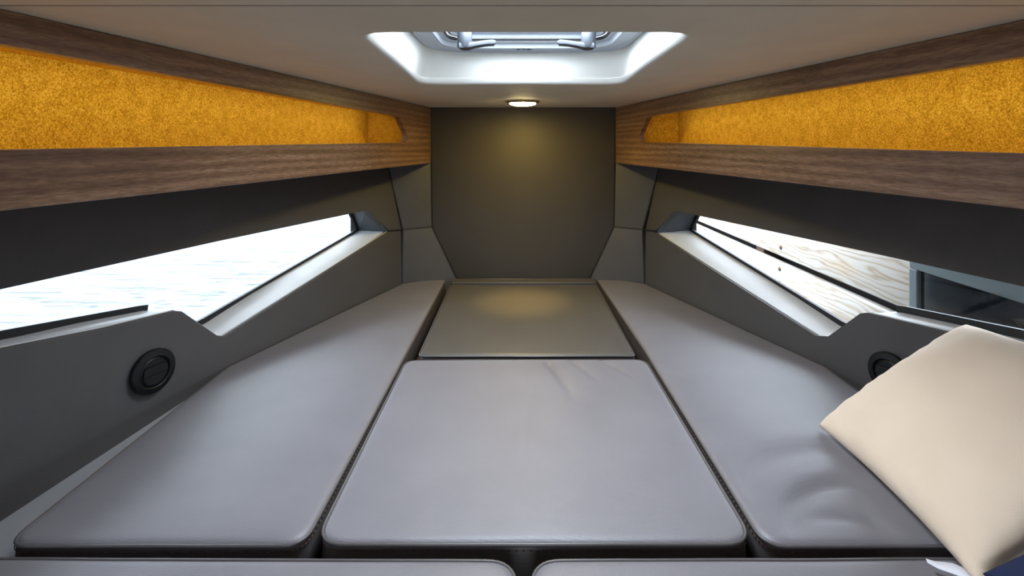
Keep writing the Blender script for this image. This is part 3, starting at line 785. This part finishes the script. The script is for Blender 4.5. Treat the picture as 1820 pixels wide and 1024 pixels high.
# ---------------------------------------------------------------- air vents
VENT = {-1: hit(267.5, 659, -1, 1.2925, .35), 1: hit(1586, 664, 1, 1.2925, .35)}
for s in (-1, 1):
    y, z = VENT[s]; p = side(s, w_low, (y, z))
    n_ = Vector((-s, -.35, 0)).normalized(); upv = Vector((0, 0, 1)); xv = upv.cross(n_).normalized()
    R = Matrix((xv, upv, n_)).transposed().to_4x4()
    root = empty('air_vent', p, R.to_euler())
    tag(root, 'round black flap air vent on the left side wall under the water window' if s < 0 else 'round black flap air vent half hidden behind the beige pillow', 'vent', 'round air vents in the side walls')
    WM = world_of(root)
    mesh_obj('ring', lathe([(.0, .002), (.049, .002), (.0505, .006), (.0505, .013), (.048, .016), (.036, .0185), (.034, .017), (.033, .010), (0, .010)], 56, WM), M['black_plastic'], root, smooth=True, angle=35)
    def clipped(r, y0, y1, z0, z1, seg=40):
        pts = []
        for k in range(seg + 1):
            a = -math.pi + 2 * math.pi * k / seg; x_, y_ = r * math.cos(a), r * math.sin(a)
            pts.append((x_, min(max(y_, y0), y1)))
        # clip exactly
        res = []
        for x_, y_ in pts:
            lim_ = math.sqrt(max(0, r * r - y_ * y_)); q = (max(-lim_, min(lim_, x_)), y_)
            if not res or (Vector(q) - Vector(res[-1])).length > 1e-4: res.append(q)
        if (Vector(res[0]) - Vector(res[-1])).length < 1e-4: res.pop()
        # dedupe collinear duplicates on the chords
        b_ = bmesh.new(); vs = [b_.verts.new((x_, y_, z1)) for x_, y_ in res]
        try: b_.faces.new(vs)
        except ValueError: return b_
        g_ = bmesh.ops.extrude_face_region(b_, geom=list(b_.faces)); bmesh.ops.translate(b_, vec=(0, 0, z0 - z1), verts=[x for x in g_['geom'] if isinstance(x, bmesh.types.BMVert)])
        bmesh.ops.transform(b_, matrix=WM, verts=b_.verts)
        return b_
    mesh_obj('dial', lathe([(0, .008), (.0315, .008), (.0325, .011), (.0325, .0145), (.0305, .016), (.0295, .0145), (0, .0135)], 48, WM), M['black_plastic2'], root, smooth=True, angle=35)
    mesh_obj('flap', clipped(.028, -.004, .0150, .013, .0185), M['black_plastic2'], root)
    mesh_obj('flap', clipped(.028, -.028, -.0052, .013, .0172), M['black_plastic2'], root)

# ---------------------------------------------------------------- outside: water to port, dock to starboard
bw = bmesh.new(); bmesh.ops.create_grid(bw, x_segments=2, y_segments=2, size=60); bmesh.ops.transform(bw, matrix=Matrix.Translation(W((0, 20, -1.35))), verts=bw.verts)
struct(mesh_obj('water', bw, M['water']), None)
dock = empty('wooden_dock', W((1.5, 2.6, -1.3))); tag(dock, 'bleached pine dock with long horizontal planks outside the right window', 'dock')
XD = 1.5
def plank(z0, z1, y0=.9, y1=7.0, x=XD, mat='pine', name='plank'):
    return mesh_obj(name, box(W((x + .02, (y0 + y1) / 2, (z0 + z1) / 2)), (.04, y1 - y0, z1 - z0), .008, segs=3), M[mat], dock, smooth=True, angle=40)
plank(-.643, -.40); plank(-.93, -.679); plank(-1.22, -.955)
for yy in (1.6, 3.25, 5.2):
    mesh_obj('post', box(W((XD + .10, yy, -.9)), (.10, .10, 1.0), .006), M['post_brown'], dock)
mesh_obj('backing_board', box(W((XD + .20, 4, -.85)), (.03, 7, .9)), M['dock_dark'], dock)
mesh_obj('decking', box(W((XD + .9, 4, -.385)), (1.8, 7, .03)), M['pine'], dock)
for (px, py) in ((1388, 440), (1386, 478), (1386, 503), (1640, 620)):
    u = (px - VX) / F; y_ = XD / u; z_ = (VY - py) / F * y_
    mesh_obj('bolt', lathe([(.0125, 0), (.0125, .003), (.008, .007), (0, .008)], 12, Matrix.Translation(W((XD, y_, z_))) @ Matrix.Rotation(-math.pi / 2, 4, 'Y')), M['rust'], dock)
XG = 1.30
dg = empty('dark_glass_panel', W((XG, 1.3, -.9))); tag(dg, 'dark blue-black glass panel in a pale grey-green frame in front of the dock planks', 'panel')
y1 = XG / ((1617 - VX) / F); zt_ = -.394
mesh_obj('pane', box(W((XG + .02, (y1 + .2) / 2, -.64)), (.02, y1 - .2 - .02, .50)), M['dark_glass'], dg)
mesh_obj('frame', box(W((XG + .012, (y1 + .2) / 2, -.375)), (.03, y1 - .2, .072), .004), M['pale_frame'], dg)
mesh_obj('frame', box(W((XG + .012, y1 - .016, -.65)), (.03, .036, .48), .004), M['pale_frame'], dg)
